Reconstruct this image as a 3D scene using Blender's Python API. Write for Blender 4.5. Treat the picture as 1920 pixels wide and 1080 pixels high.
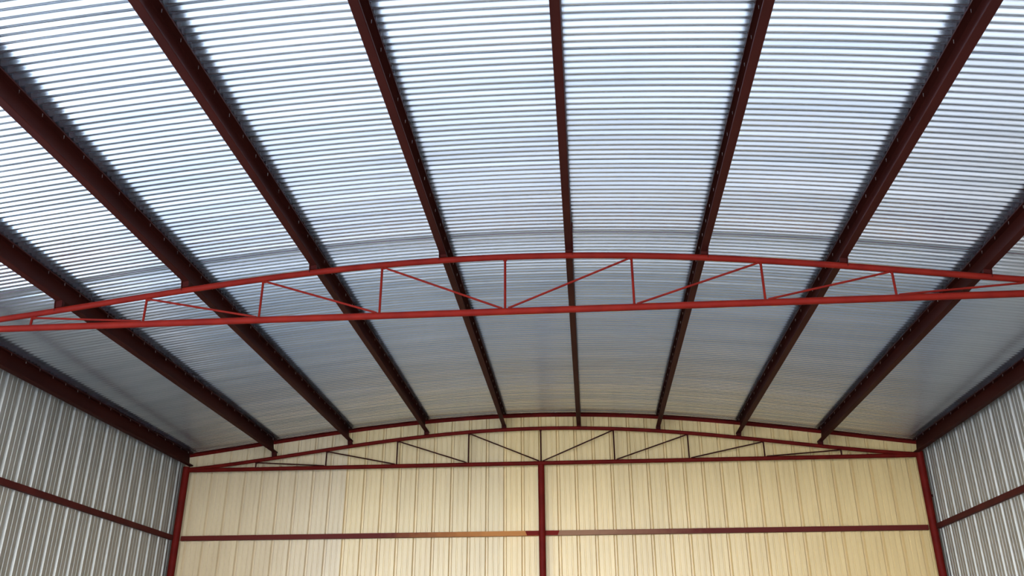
import bpy, bmesh, math, random
import numpy as np
from mathutils import Vector, Matrix

for o in list(bpy.data.objects):
    bpy.data.objects.remove(o)
random.seed(4)
scn = bpy.context.scene
COL = scn.collection

# ------------------------------------------------------------------ camera
EYE = 1.60                      # camera height above the slab
PITCH, YAW, ROLL = 0.4198, -0.0837, -0.0025
cam_d = bpy.data.cameras.new('camera')
cam_d.sensor_width = 36.0
cam_d.lens = 36.0 * 1632.6 / 1920.0
cam_d.clip_start = 0.05
cam_d.clip_end = 500
cam = bpy.data.objects.new('camera', cam_d)
COL.objects.link(cam)
F = Vector((math.sin(YAW) * math.cos(PITCH), math.cos(YAW) * math.cos(PITCH), math.sin(PITCH)))
R0 = Vector((math.cos(YAW), -math.sin(YAW), 0))
U0 = R0.cross(F)
Rr = math.cos(ROLL) * R0 + math.sin(ROLL) * U0
Ur = -math.sin(ROLL) * R0 + math.cos(ROLL) * U0
cam.matrix_world = Matrix((
    (Rr.x, Ur.x, -F.x, 0.748),
    (Rr.y, Ur.y, -F.y, 0.0),
    (Rr.z, Ur.z, -F.z, EYE),
    (0, 0, 0, 1)))
scn.camera = cam

# ------------------------------------------------------------------ world, sun, exposure
w = bpy.data.worlds.new('daylight')
scn.world = w
w.use_nodes = True
nt = w.node_tree
bg = nt.nodes['Background']
tc = nt.nodes.new('ShaderNodeTexCoord')
sx = nt.nodes.new('ShaderNodeSeparateXYZ')
rp = nt.nodes.new('ShaderNodeValToRGB')
rp.color_ramp.elements[0].position = 0.0
rp.color_ramp.elements[0].color = (0.82, 0.91, 1.0, 1)
rp.color_ramp.elements[1].position = 0.6
rp.color_ramp.elements[1].color = (0.55, 0.74, 1.0, 1)
nt.links.new(tc.outputs['Generated'], sx.inputs[0])
nt.links.new(sx.outputs['Z'], rp.inputs[0])
nt.links.new(rp.outputs[0], bg.inputs['Color'])
bg.inputs['Strength'].default_value = 8.2

sd = bpy.data.lights.new('sun', 'SUN')
sd.energy = 5.5
sd.angle = math.radians(0.6)
sd.color = (1.0, 0.93, 0.86)
sun = bpy.data.objects.new('sun', sd)
COL.objects.link(sun)
# low sun behind the camera, shining in through the open front towards the back right of the slab
sun_dir = Vector((.12, .9, -.75)).normalized()
sun.rotation_euler = sun_dir.to_track_quat('-Z', 'Y').to_euler()
sun.location = (-6, -20, 12)

scn.view_settings.view_transform = 'Standard'
scn.view_settings.look = 'None'
scn.view_settings.gamma = 1.0
scn.view_settings.use_curve_mapping = False
scn.view_settings.exposure = 0.86

# ------------------------------------------------------------------ dimensions (metres)
H0 = EYE + 3.3233               # axis of the trusses' bottom chords
HG = EYE + 2.17                 # axis of the girts
YB, YM = 14.7587, 7.987         # back truss, middle truss
Y0 = 1.2                       # open front of the hall
YW = YB + 0.12                  # inner face of the back wall
XW = 6.33                       # inner face of the side walls
BAY = 1.25
LIGHT_GAP_Y1 = 7.0                   # unseen stretch of the left wall left open for light, from the front to here
_c = np.polyfit(np.array([0, 1.25, 2.5, 3.75, 5, 6.25]) ** 2, [.607, .564, .461, .314, .145, .015], 3)
def chord_z(x):
    return H0 + float(np.polyval(_c, x * x))
_px = [-6.2, -4.689, -3.344, -1.991, -0.633, 0.659, 2.015, 3.357, 4.684, 6.2]
_pz = [.085, .288, .466, .572, .660, .640, .578, .437, .252, .040]
_p = np.polyfit(_px, _pz, 4)
PD = 0.235                      # purlin depth
def pur_z(x):                   # underside of a purlin
    return H0 + float(np.polyval(_p, x))
def slope(x):
    return (pur_z(x + .01) - pur_z(x - .01)) / .02
AMP = 0.0097
def roof_z(x):                  # mid-surface of the corrugated sheets
    return pur_z(x) + PD + AMP + 0.002

# ------------------------------------------------------------------ materials
def new_mat(name):
    m = bpy.data.materials.new(name)
    m.use_nodes = True
    t = m.node_tree
    return m, t, t.nodes['Principled BSDF']

def noise_mix(t, bsdf, ca, cb, scale=3.0, stretch=(1, 1, 1), detail=6, lo=.35, hi=.65, objrand=0.0):
    tc = t.nodes.new('ShaderNodeTexCoord')
    mp = t.nodes.new('ShaderNodeMapping')
    mp.inputs['Scale'].default_value = stretch
    nz = t.nodes.new('ShaderNodeTexNoise')
    nz.inputs['Scale'].default_value = scale
    nz.inputs['Detail'].default_value = detail
    rp = t.nodes.new('ShaderNodeValToRGB')
    rp.color_ramp.elements[0].position = lo
    rp.color_ramp.elements[0].color = (*ca, 1)
    rp.color_ramp.elements[1].position = hi
    rp.color_ramp.elements[1].color = (*cb, 1)
    t.links.new(tc.outputs['Object'], mp.inputs[0])
    t.links.new(mp.outputs[0], nz.inputs['Vector'])
    t.links.new(nz.outputs['Fac'], rp.inputs[0])
    out = rp.outputs[0]
    if objrand:
        oi = t.nodes.new('ShaderNodeObjectInfo')
        mr = t.nodes.new('ShaderNodeMapRange')
        mr.inputs['To Min'].default_value = 1 - objrand
        mr.inputs['To Max'].default_value = 1 + objrand
        t.links.new(oi.outputs['Random'], mr.inputs['Value'])
        mx = t.nodes.new('ShaderNodeVectorMath')
        mx.operation = 'SCALE'
        t.links.new(out, mx.inputs[0])
        t.links.new(mr.outputs[0], mx.inputs['Scale'])
        out = mx.outputs[0]
    t.links.new(out, bsdf.inputs['Base Color'])
    return tc, nz

def bump(t, bsdf, scale, strength, dist, stretch=(1, 1, 1)):
    tc = t.nodes.new('ShaderNodeTexCoord')
    mp = t.nodes.new('ShaderNodeMapping')
    mp.inputs['Scale'].default_value = stretch
    nz = t.nodes.new('ShaderNodeTexNoise')
    nz.inputs['Scale'].default_value = scale
    nz.inputs['Detail'].default_value = 3
    bp = t.nodes.new('ShaderNodeBump')
    bp.inputs['Strength'].default_value = strength
    bp.inputs['Distance'].default_value = dist
    t.links.new(tc.outputs['Object'], mp.inputs[0])
    t.links.new(mp.outputs[0], nz.inputs['Vector'])
    t.links.new(nz.outputs['Fac'], bp.inputs['Height'])
    t.links.new(bp.outputs[0], bsdf.inputs['Normal'])

def metal_mat(name, a, b, rough, metallic, spec=.5, **k):
    m, t, p = new_mat(name)
    noise_mix(t, p, a, b, **k)
    p.inputs['Metallic'].default_value = metallic
    p.inputs['Roughness'].default_value = rough
    p.inputs['Specular IOR Level'].default_value = spec
    return m, t, p

M_ROOF, t, p = metal_mat('galvanised_roof', (.62, .66, .71), (.74, .77, .81), .18, .97,
                         scale=1.2, stretch=(.4, 4, 1), objrand=.04)
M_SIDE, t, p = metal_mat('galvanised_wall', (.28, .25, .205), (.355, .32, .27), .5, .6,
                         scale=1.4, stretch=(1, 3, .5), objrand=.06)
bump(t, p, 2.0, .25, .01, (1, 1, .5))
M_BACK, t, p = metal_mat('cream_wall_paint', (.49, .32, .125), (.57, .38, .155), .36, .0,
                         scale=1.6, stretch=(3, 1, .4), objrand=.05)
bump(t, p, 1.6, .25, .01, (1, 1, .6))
M_BACK_MID, t, p = metal_mat('cream_wall_mixed_light', (.48, .325, .148), (.555, .388, .182), .36, .0,
                             scale=1.6, stretch=(3, 1, .4), objrand=.05)  # same cream paint, mixed cool and warm light put into its colour
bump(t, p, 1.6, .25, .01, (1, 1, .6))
M_BACK_PALE, t, p = metal_mat('cream_wall_cool_light', (.465, .33, .18), (.54, .392, .22), .36, .0,
                              scale=1.6, stretch=(3, 1, .4), objrand=.05)  # same cream paint, cooler light of the left end put into its colour
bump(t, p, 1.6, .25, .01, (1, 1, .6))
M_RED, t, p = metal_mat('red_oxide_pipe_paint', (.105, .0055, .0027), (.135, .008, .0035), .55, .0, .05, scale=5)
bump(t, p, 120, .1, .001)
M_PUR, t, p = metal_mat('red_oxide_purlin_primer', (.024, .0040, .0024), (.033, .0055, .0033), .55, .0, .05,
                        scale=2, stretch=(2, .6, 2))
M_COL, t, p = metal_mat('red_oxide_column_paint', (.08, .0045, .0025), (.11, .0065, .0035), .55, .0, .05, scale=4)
M_CLEAT, t, p = metal_mat('dark_red_cleat_primer', (.022, .003, .002), (.035, .0045, .003), .55, .0, .05, scale=6)
M_SCREW, t, p = metal_mat('zinc_screw', (.5, .45, .4), (.6, .55, .5), .3, .9, scale=9)
M_SLAB, t, p = metal_mat('concrete_slab', (.19, .19, .19), (.25, .25, .25), .75, .0, scale=.8)
bump(t, p, 30, .3, .004)
M_DIRT, t, p = metal_mat('pale_ground', (.27, .30, .34), (.37, .40, .44), .95, .0, scale=.5)
bump(t, p, 5, .4, .05)

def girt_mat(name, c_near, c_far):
    # back wall girt primer, warm glancing reflection painted in towards the middle column
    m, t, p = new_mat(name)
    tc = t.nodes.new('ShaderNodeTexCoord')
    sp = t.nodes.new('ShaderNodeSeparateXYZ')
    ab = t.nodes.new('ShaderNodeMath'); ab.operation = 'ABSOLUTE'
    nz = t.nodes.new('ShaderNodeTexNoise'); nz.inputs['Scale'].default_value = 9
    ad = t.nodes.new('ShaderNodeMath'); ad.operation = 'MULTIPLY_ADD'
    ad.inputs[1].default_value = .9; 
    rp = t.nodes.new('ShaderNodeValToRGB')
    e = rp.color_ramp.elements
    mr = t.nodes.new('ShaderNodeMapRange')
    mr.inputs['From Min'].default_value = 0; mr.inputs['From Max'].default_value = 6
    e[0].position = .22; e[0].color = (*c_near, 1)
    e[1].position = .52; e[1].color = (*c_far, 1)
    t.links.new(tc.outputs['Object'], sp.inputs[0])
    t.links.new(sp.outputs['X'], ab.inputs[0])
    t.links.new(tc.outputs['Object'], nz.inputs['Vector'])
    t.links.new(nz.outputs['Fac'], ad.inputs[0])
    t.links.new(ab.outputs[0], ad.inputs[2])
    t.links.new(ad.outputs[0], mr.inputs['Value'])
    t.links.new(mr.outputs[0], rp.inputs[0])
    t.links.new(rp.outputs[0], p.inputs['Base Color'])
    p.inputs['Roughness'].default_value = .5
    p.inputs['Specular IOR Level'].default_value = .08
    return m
M_GIRT_L = girt_mat('orange_painted_sheen_girt', (.36, .13, .03), (.085, .010, .006))
M_GIRT_R = girt_mat('tan_painted_sheen_girt', (.22, .10, .05), (.085, .010, .006))
M_GIRT_S, t, p = metal_mat('dark_red_side_girt', (.05, .008, .006), (.068, .011, .008), .55, .0, .05, scale=3)

# ------------------------------------------------------------------ mesh helpers
def link(name, me, mat=None, parent=None, loc=None):
    o = bpy.data.objects.new(name, me)
    COL.objects.link(o)
    if mat and me and not me.materials:
        me.materials.append(mat)
    if parent: o.parent = parent
    if loc: o.location = loc
    return o

def mesh_from(name, verts, faces, smooth=False):
    me = bpy.data.meshes.new(name)
    me.from_pydata([tuple(v) for v in verts], [], faces)
    if smooth:
        me.polygons.foreach_set('use_smooth', [True] * len(me.polygons))
    me.validate(); me.update()
    return me

def bm_mesh(name, bm, smooth=False):
    bmesh.ops.recalc_face_normals(bm, faces=bm.faces)
    me = bpy.data.meshes.new(name)
    bm.to_mesh(me); bm.free()
    if smooth:
        me.polygons.foreach_set('use_smooth', [True] * len(me.polygons))
        me.set_sharp_from_angle(angle=math.radians(40))
    return me

def tag(o, label, cat, group=None):
    o['label'] = label; o['category'] = cat
    if group: o['group'] = group
    return o

def empty(name, loc=(0, 0, 0), kind=None):
    o = bpy.data.objects.new(name, None)
    COL.objects.link(o); o.location = loc
    o.empty_display_size = .2
    if kind: o['kind'] = kind
    return o

def add_tube(bm, pts, r, n=14, caps=True):
    pts = [Vector(p) for p in pts]
    rings = []
    for i, p in enumerate(pts):
        d = (pts[min(i + 1, len(pts) - 1)] - pts[max(i - 1, 0)]).normalized()
        ref = Vector((0, 1, 0)) if abs(d.y) < .9 else Vector((1, 0, 0))
        a = d.cross(ref).normalized(); b = d.cross(a).normalized()
        rings.append([bm.verts.new(p + r * (math.cos(2 * math.pi * k / n) * a + math.sin(2 * math.pi * k / n) * b)) for k in range(n)])
    for A, B in zip(rings, rings[1:]):
        for k in range(n):
            bm.faces.new((A[k], A[(k + 1) % n], B[(k + 1) % n], B[k]))
    if caps:
        bm.faces.new(rings[0]); bm.faces.new(rings[-1][::-1])

def add_box(bm, c, s, rot=None):
    m = Matrix.Translation(c)
    if rot: m = m @ rot
    m = m @ Matrix.Diagonal((s[0], s[1], s[2], 1))
    bmesh.ops.create_cube(bm, size=1, matrix=m)

def extrude_profile(prof, path_fn, stations):
    """closed 2-D profile swept along stations; path_fn(u, v, s) -> 3-D point"""
    n = len(prof); V = []; Fc = []
    for s in stations:
        V += [path_fn(u, v, s) for u, v in prof]
    for i in range(len(stations) - 1):
        for k in range(n):
            a = i * n + k; b = i * n + (k + 1) % n
            Fc.append((a, b, b + n, a + n))
    Fc.append(tuple(range(n))); Fc.append(tuple(range((len(stations) - 1) * n, len(stations) * n))[::-1])
    return V, Fc

def fix(me):
    bm = bmesh.new(); bm.from_mesh(me)
    bmesh.ops.recalc_face_normals(bm, faces=bm.faces)
    bm.to_mesh(me); bm.free(); return me

# lipped channel profile, web on the left (u = -w/2), open towards +u, rounded bends
def c_profile(w, h, lip=.02, t=.003, r=.006):
    def arc(cx, cy, a0, a1, rad, n=3):
        return [(cx + rad * math.cos(a0 + (a1 - a0) * i / n), cy + rad * math.sin(a0 + (a1 - a0) * i / n)) for i in range(n + 1)]
    q = math.pi / 2
    x0, x1 = -w / 2, w / 2
    out = [(x1, h - lip)] + arc(x1 - r, h - r, 0, q, r) + arc(x0 + r, h - r, q, 2 * q, r) + arc(x0 + r, r, 2 * q, 3 * q, r) + arc(x1 - r, r, 3 * q, 4 * q, r) + [(x1, lip)]
    ri = r - t
    inn = [(x1 - t, lip)] + arc(x1 - r, r, 4 * q, 3 * q, ri) + arc(x0 + r, r, 3 * q, 2 * q, ri) + arc(x0 + r, h - r, 2 * q, q, ri) + arc(x1 - r, h - r, q, 0, ri) + [(x1 - t, h - lip)]
    return out + inn

# ------------------------------------------------------------------ ground and slab
bm = bmesh.new(); add_box(bm, (0, (Y0 + YW + .3) / 2, -.1), (2 * XW + .5, YW + .3 - Y0, .2))
o = link('floor', bm_mesh('floor', bm), M_SLAB); o['kind'] = 'structure'
bm = bmesh.new(); add_box(bm, (0, 0, -.35), (160, 160, .3))
o = link('ground', bm_mesh('ground', bm), M_DIRT); o['kind'] = 'structure'

# ------------------------------------------------------------------ roof of corrugated sheets
PITCH_C = 0.0755
NW = 10                          # corrugations per sheet
COVER = PITCH_C * NW
def roof_sheet_mesh(k):
    rnd = random.Random(k)
    xs = np.linspace(-XW - .12, XW + .12, 45)
    prof = []
    for wv in range(NW):
        amp = AMP * (1 + rnd.uniform(-.09, .09)); ph = rnd.uniform(-.03, .03); lift = rnd.uniform(-.0005, .0005)
        for i in range(10):
            a = i / 10
            prof.append((wv + a, amp * math.cos(2 * math.pi * (a)) + lift * math.sin(math.pi * a)))
    prof.append((NW, AMP)); prof.append((NW + .06, AMP * .96))
    V = []; Fc = []
    n = len(prof)
    for th in (0, .0015):
        for x in xs:
            s = slope(max(-6.3, min(6.3, x))); nl = math.sqrt(1 + s * s)
            z0 = roof_z(x)
            for (u, v) in prof:
                V.append((x - s / nl * (v + th), u * PITCH_C, z0 + (v + th) / nl))
    m = len(xs)
    for L in (0, 1):
        b = L * m * n
        for i in range(m - 1):
            for j in range(n - 1):
                a = b + i * n + j
                f = (a, a + n, a + n + 1, a + 1)
                Fc.append(f if L == 0 else f[::-1])
    B = m * n
    for i in range(m - 1):
        for j in (0, n - 1):
            a = i * n + j; Fc.append((a, a + n, a + n + B, a + B))
    for j in range(n - 1):
        for i in (0, m - 1):
            a = i * n + j; Fc.append((a, a + 1, a + 1 + B, a + B))
    return mesh_from('roof_sheet', V, Fc, True)
ceiling = empty('ceiling', (0, 0, H0 + .9), 'structure')
RS = [roof_sheet_mesh(k) for k in range(4)]
y = YW + .10 - COVER
k = 0
while y > Y0 - .5:
    o = link('roof_sheet', RS[k % 4], M_ROOF, ceiling)
    o.location = (0, y, -ceiling.location.z + (0.0012 if k % 2 else 0))
    y -= COVER; k += 1

# ------------------------------------------------------------------ ribbed wall panels
RIB = 0.305
def rib_profile(nrib=3, mi=.008):
    """(along, depth) depth > 0 is away from the hall; ribs open inwards as grooves"""
    pr = []
    for i in range(nrib):
        b = i * RIB
        pr += [(b + .000, 0), (b + .016, .036), (b + .044, .036), (b + .062, 0),
               (b + .126, 0), (b + .131, mi), (b + .147, mi), (b + .154, 0),
               (b + .218, 0), (b + .223, mi), (b + .239, mi), (b + .246, 0)]
    pr += [(nrib * RIB, 0), (nrib * RIB + .016, .0345)]
    return pr
def panel_mesh(axis, sgn, top_fn, z0=0.0, nrib=3, lim=None):
    pr = rib_profile(nrib, .008 if axis == 'x' else .0065)
    V = []; Fc = []; T = .0015
    zs = [0, .5, 1]
    n = len(pr); m = len(zs)
    for L in (0, 1):
        for f in zs:
            for (u, d) in pr:
                if lim: u = min(u, lim)
                zt = top_fn(u)
                z = z0 + (zt - z0) * f
                dd = d + L * T
                V.append((u, dd, z) if axis == 'x' else (sgn * dd, u, z))
    for L in (0, 1):
        b = L * m * n
        for i in range(m - 1):
            for j in range(n - 1):
                a = b + i * n + j; Fc.append((a, a + 1, a + 1 + n, a + n))
    B = m * n
    for i in range(m - 1):
        for j in (0, n - 1):
            a = i * n + j; Fc.append((a, a + n, a + n + B, a + B))
    for j in range(n - 1):
        for i in (0, m - 1):
            a = i * n + j; Fc.append((a, a + 1, a + 1 + B, a + B))
    return fix(mesh_from('wall_panel', V, Fc))
SHEET = 3 * RIB
wall_back = empty('wall_back', (0, YW, 0), 'structure')
XRIB0 = 0.255                    # a groove right of the middle column
i0 = math.floor((-XW - .05 - XRIB0) / SHEET)
x = XRIB0 + i0 * SHEET
while x < XW + .04:
    lo = x
    me = panel_mesh('x', 1, lambda u, lo=lo: roof_z(max(-6.4, min(6.4, lo + u))) - AMP - .004, lim=(XW + .05 - lo) if lo + SHEET > XW else None)
    if lo < -XW - .05:           # first sheet cut at the corner
        for v in me.vertices:
            if v.co.x + lo < -XW - .05: v.co.x = -XW - .05 - lo
    link('wall_panel', me, M_BACK_PALE if x < -3.6 else M_BACK_MID if x < -.9 else M_BACK, wall_back, (lo, (0.0016 if round((lo - XRIB0) / SHEET) % 2 else 0), 0))  # tones step cooler to the left, imitating the shift of light along the wall
    x += SHEET
for sgn, nm in ((-1, 'wall_left'), (1, 'wall_right')):
    wl = empty(nm, (sgn * XW, 0, 0), 'structure')
    me = panel_mesh('y', sgn, lambda u: roof_z(sgn * XW) - AMP - .004)
    y = YW - SHEET - .01; k = 0
    while y > Y0 - .6:
        if sgn < 0 and y < LIGHT_GAP_Y1:          # unseen stretch of wall left open, added to let in light from the left
            break
        link('wall_panel', me, M_SIDE, wl, (sgn * (0.0016 if k % 2 else 0), y, 0))
        y -= SHEET; k += 1

# ------------------------------------------------------------------ trusses
def joint_x(j, mid):
    dx = [.044, .009, -.015, -.016, .008, .039, .059, .051, .019]
    return (j - 4) * BAY + (dx[j] if mid else 0)
def truss(y, mid, label):
    t = empty('roof_truss', (0, y, H0))
    tag(t, label, 'truss', None)
    off = Vector((0, -y, -H0))
    rc = .0315 if mid else .0315
    bm = bmesh.new()
    add_tube(bm, [(x, 0, chord_z(x) - H0) for x in np.linspace(-6.22, 6.22, 61)], rc, 16)
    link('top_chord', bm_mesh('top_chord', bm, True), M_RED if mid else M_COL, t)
    bm = bmesh.new()
    add_tube(bm, [(-6.22, 0, 0), (0, 0, 0), (6.22, 0, 0)], rc + .003, 16)
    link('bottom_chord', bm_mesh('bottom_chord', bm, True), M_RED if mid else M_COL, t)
    rw = .0125
    for j in range(9):
        x = joint_x(j, mid); zt = chord_z((j - 4) * BAY) - H0
        bm = bmesh.new(); add_tube(bm, [(x, 0, 0), (x, 0, zt)], rw, 8)
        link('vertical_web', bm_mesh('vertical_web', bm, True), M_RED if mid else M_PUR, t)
    for j in range(9):
        if j == 4: continue
        nb = j + 1 if j < 4 else j - 1
        x = joint_x(j, mid); xb = joint_x(nb, mid); zt = chord_z((j - 4) * BAY) - H0
        s = 1 if xb > x else -1
        bm = bmesh.new()
        add_tube(bm, [(x + s * .03, 0, zt - .035), (xb - s * .03, 0, .035)], rw * .9, 8)
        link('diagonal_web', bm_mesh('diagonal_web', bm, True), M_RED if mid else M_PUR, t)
        # small gusset where the web members meet the chords
    for j in range(9):
        x = joint_x(j, mid); zt = chord_z((j - 4) * BAY) - H0
        s = 0 if j == 4 else (1 if j < 4 else -1)
        bm = bmesh.new()
        w_ = .03
        pts = [(x - w_ + s * .012, zt - .02), (x + w_ + s * .012, zt - .02), (x + .012 + s * .02, zt - .052), (x - .012, zt - .052)]
        f = [bm.verts.new((a, -.004, b)) for a, b in pts]; g = [bm.verts.new((a, .004, b)) for a, b in pts]
        bm.faces.new(f); bm.faces.new(g[::-1])
        for k in range(4): bm.faces.new((f[k], f[(k + 1) % 4], g[(k + 1) % 4], g[k]))
        link('gusset_plate', bm_mesh('gusset_plate', bm), M_RED if mid else M_PUR, t)
    for s in (-1, 1):            # end plates closing the wedge between the chords
        bm = bmesh.new()
        pts = [(s * 6.22, -.03), (s * 6.22, .045), (s * 6.00, .055), (s * 5.97, -.02)]
        f = [bm.verts.new((a, -.006, b)) for a, b in pts]; g = [bm.verts.new((a, .006, b)) for a, b in pts]
        bm.faces.new(f); bm.faces.new(g[::-1])
        for k in range(4): bm.faces.new((f[k], f[(k + 1) % 4], g[(k + 1) % 4], g[k]))
        link('end_plate', bm_mesh('end_plate', bm), M_RED if mid else M_COL, t)
    return t
truss(YM, True, 'bright red pipe truss with curved top chord crossing the middle of the hall')
truss(YB, False, 'dark red pipe truss against the cream back wall')

# ------------------------------------------------------------------ columns
def column(x, y, r, top, label, lug=False, group=None):
    c = empty('pipe_column', (x, y, 0)); tag(c, label, 'column', group)
    bm = bmesh.new(); add_tube(bm, [(0, 0, .012), (0, 0, top)], r, 24)
    link('pipe', bm_mesh('pipe', bm, True), M_COL, c)
    bm = bmesh.new(); add_box(bm, (0, 0, .006), (.16, .16, .012))
    link('base_plate', bm_mesh('base_plate', bm), M_COL, c)
    if lug:
        bm = bmesh.new(); add_box(bm, (.072, -.01, 2.66 + EYE), (.03, .012, .035)); add_box(bm, (.082, -.01, 2.64 + EYE), (.012, .02, .012))
        link('lug', bm_mesh('lug', bm), M_CLEAT, c)
    return c
column(-6.25, YB, .06, H0 + .06, 'dark red pipe column in the left back corner')
column(6.25, YB, .06, H0 + .06, 'dark red pipe column with a small lug in the right back corner', True)
column(0, YB, .055, H0 - .03, 'dark red pipe column in the middle of the cream back wall')
column(-6.25, YM, .06, H0 + .06, 'pipe column under the left end of the middle truss')
column(6.25, YM, .06, H0 + .06, 'pipe column under the right end of the middle truss')

# ------------------------------------------------------------------ purlins
PX = _px
PLAB = ['dark red eave purlin along the top of the left wall',
        'leftmost dark red roof purlin, next to the left eave',
        'second dark red roof purlin from the left eave',
        'third dark red roof purlin from the left eave',
        'dark red roof purlin just left of the ridge',
        'dark red roof purlin running straight up the middle, seen from right below',
        'first dark red roof purlin right of the middle one',
        'second dark red roof purlin right of the middle one',
        'rightmost dark red roof purlin, next to the right eave',
        'dark red eave purlin along the top of the right wall']
YP1 = YW - .055
prof = c_profile(.070, PD)
V, Fc = extrude_profile(prof, lambda u, v, s: (u, s, v), [Y0 - YP1, 0])
ME_PUR = fix(mesh_from('channel', V, Fc))
def screws_mesh():
    bm = bmesh.new()
    yy = -.15
    while yy > Y0 - YP1:
        bmesh.ops.create_cone(bm, cap_ends=True, segments=6, radius1=.0012, radius2=.0035, depth=.030,
                              matrix=Matrix.Translation((0, yy, PD - .018)))
        yy -= 4 * PITCH_C
    return bm_mesh('screws', bm)
ME_SCR = screws_mesh()
ME_PUR.materials.append(M_PUR); ME_SCR.materials.append(M_SCREW)
def cleat_mesh(gap):
    bm = bmesh.new()
    add_box(bm, (-.0385, 0, .045 - gap / 2), (.006, .07, .17 + gap))
    add_box(bm, (0, 0, -gap / 2), (.066, .045, max(gap, .006)))
    return bm_mesh('cleat', bm)
for i, x in enumerate(PX):
    s = 1 if x < 0 else -1       # open side faces the ridge
    th = math.atan(slope(x))
    e = empty('roof_purlin', (x, YP1, pur_z(x)))
    e.rotation_euler = (0, -th, 0)
    tag(e, PLAB[i], 'purlin', 'roof purlins')
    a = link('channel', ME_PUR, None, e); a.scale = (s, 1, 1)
    b = link('screws', ME_SCR, None, e); b['kind'] = 'stuff'; b.location = (s * .008, 0, 0)
    if 0 < i < 9:
        gap = pur_z(x) - chord_z(x) - .030
        for yy in (YB, YM):
            c = link('cleat', cleat_mesh(max(.012, gap)), M_CLEAT, e, (0, yy - YP1, 0))
            c.scale = (s, 1, 1)
    if i == 5:                   # long plate on the outer side of the web, in front of the truss
        bm = bmesh.new(); add_box(bm, (.0405, YM - .19 - YP1, .06), (.011, .40, .12))
        link('web_plate', bm_mesh('web_plate', bm), M_CLEAT, e)['label'] = 'long dark plate bolted to the web beside the truss'

# ------------------------------------------------------------------ arched edge angle at the top of the back wall
pr = [(0, 0), (.048, 0), (.048, .004), (.004, .004), (.004, .05), (0, .05)]   # (towards the hall, down)
def ang(u, v, s):
    return (s, YW - .001 - u, pur_z(s) + PD - .003 - v)
V, Fc = extrude_profile(pr, ang, list(np.linspace(-XW + .005, XW - .005, 61)))
o = link('edge_angle', fix(mesh_from('edge_angle', V, Fc)), M_COL)
tag(o, 'curved dark red steel angle where the roof meets the cream back wall', 'steel angle')

# ------------------------------------------------------------------ girts
gp = c_profile(.056, .080, .018, .003, .005)
def girt(x0, x1, mat, label):
    # web towards the hall; profile u -> depth, v -> height
    t = empty('wall_girt', ((x0 + x1) / 2, YB + .045, HG)); tag(t, label, 'girt')
    V, Fc = extrude_profile(gp, lambda u, v, s: (s, u + .028, v - .04), [x0, x1])
    o = link('channel', fix(mesh_from('channel', V, Fc)), mat, t)
    o.matrix_parent_inverse = Matrix.Translation((-(x0 + x1) / 2, 0, 0))
    xc = x1 if x1 < .5 else x0
    s = -1 if xc < 0 else 1
    bm = bmesh.new()
    pts = [(0, -.037), (0, .037), (s * .235, .037), (s * (.205 if s < 0 else .205), -.037)]
    f = [bm.verts.new((xc + a, -.010, b)) for a, b in pts]; g = [bm.verts.new((xc + a, -.001, b)) for a, b in pts]
    bm.faces.new(f); bm.faces.new(g[::-1])
    for k in range(4): bm.faces.new((f[k], f[(k + 1) % 4], g[(k + 1) % 4], g[k]))
    o = link('splice_plate', bm_mesh('splice_plate', bm), M_RED, t)
    o['label'] = 'bright red splice plate'
    o.matrix_parent_inverse = Matrix.Translation((-(x0 + x1) / 2, 0, 0))
girt(-6.19, -.05, M_GIRT_L, 'red girt with an orange painted-in reflection on the back wall left of the middle column')
girt(.05, 6.19, M_GIRT_R, 'red girt with a tan painted-in reflection on the back wall right of the middle column')
for s, nm in ((-1, 'left'), (1, 'right')):
    V, Fc = extrude_profile(gp, lambda u, v, q: (s * (XW - .031 + u), q, v - .04), [Y0 + .02 - YB, -.06])
    o = link('wall_girt', fix(mesh_from('wall_girt', V, Fc)), M_GIRT_S, None, (0, YB, HG))
    tag(o, 'dark red horizontal girt along the grey %s wall' % nm, 'girt')
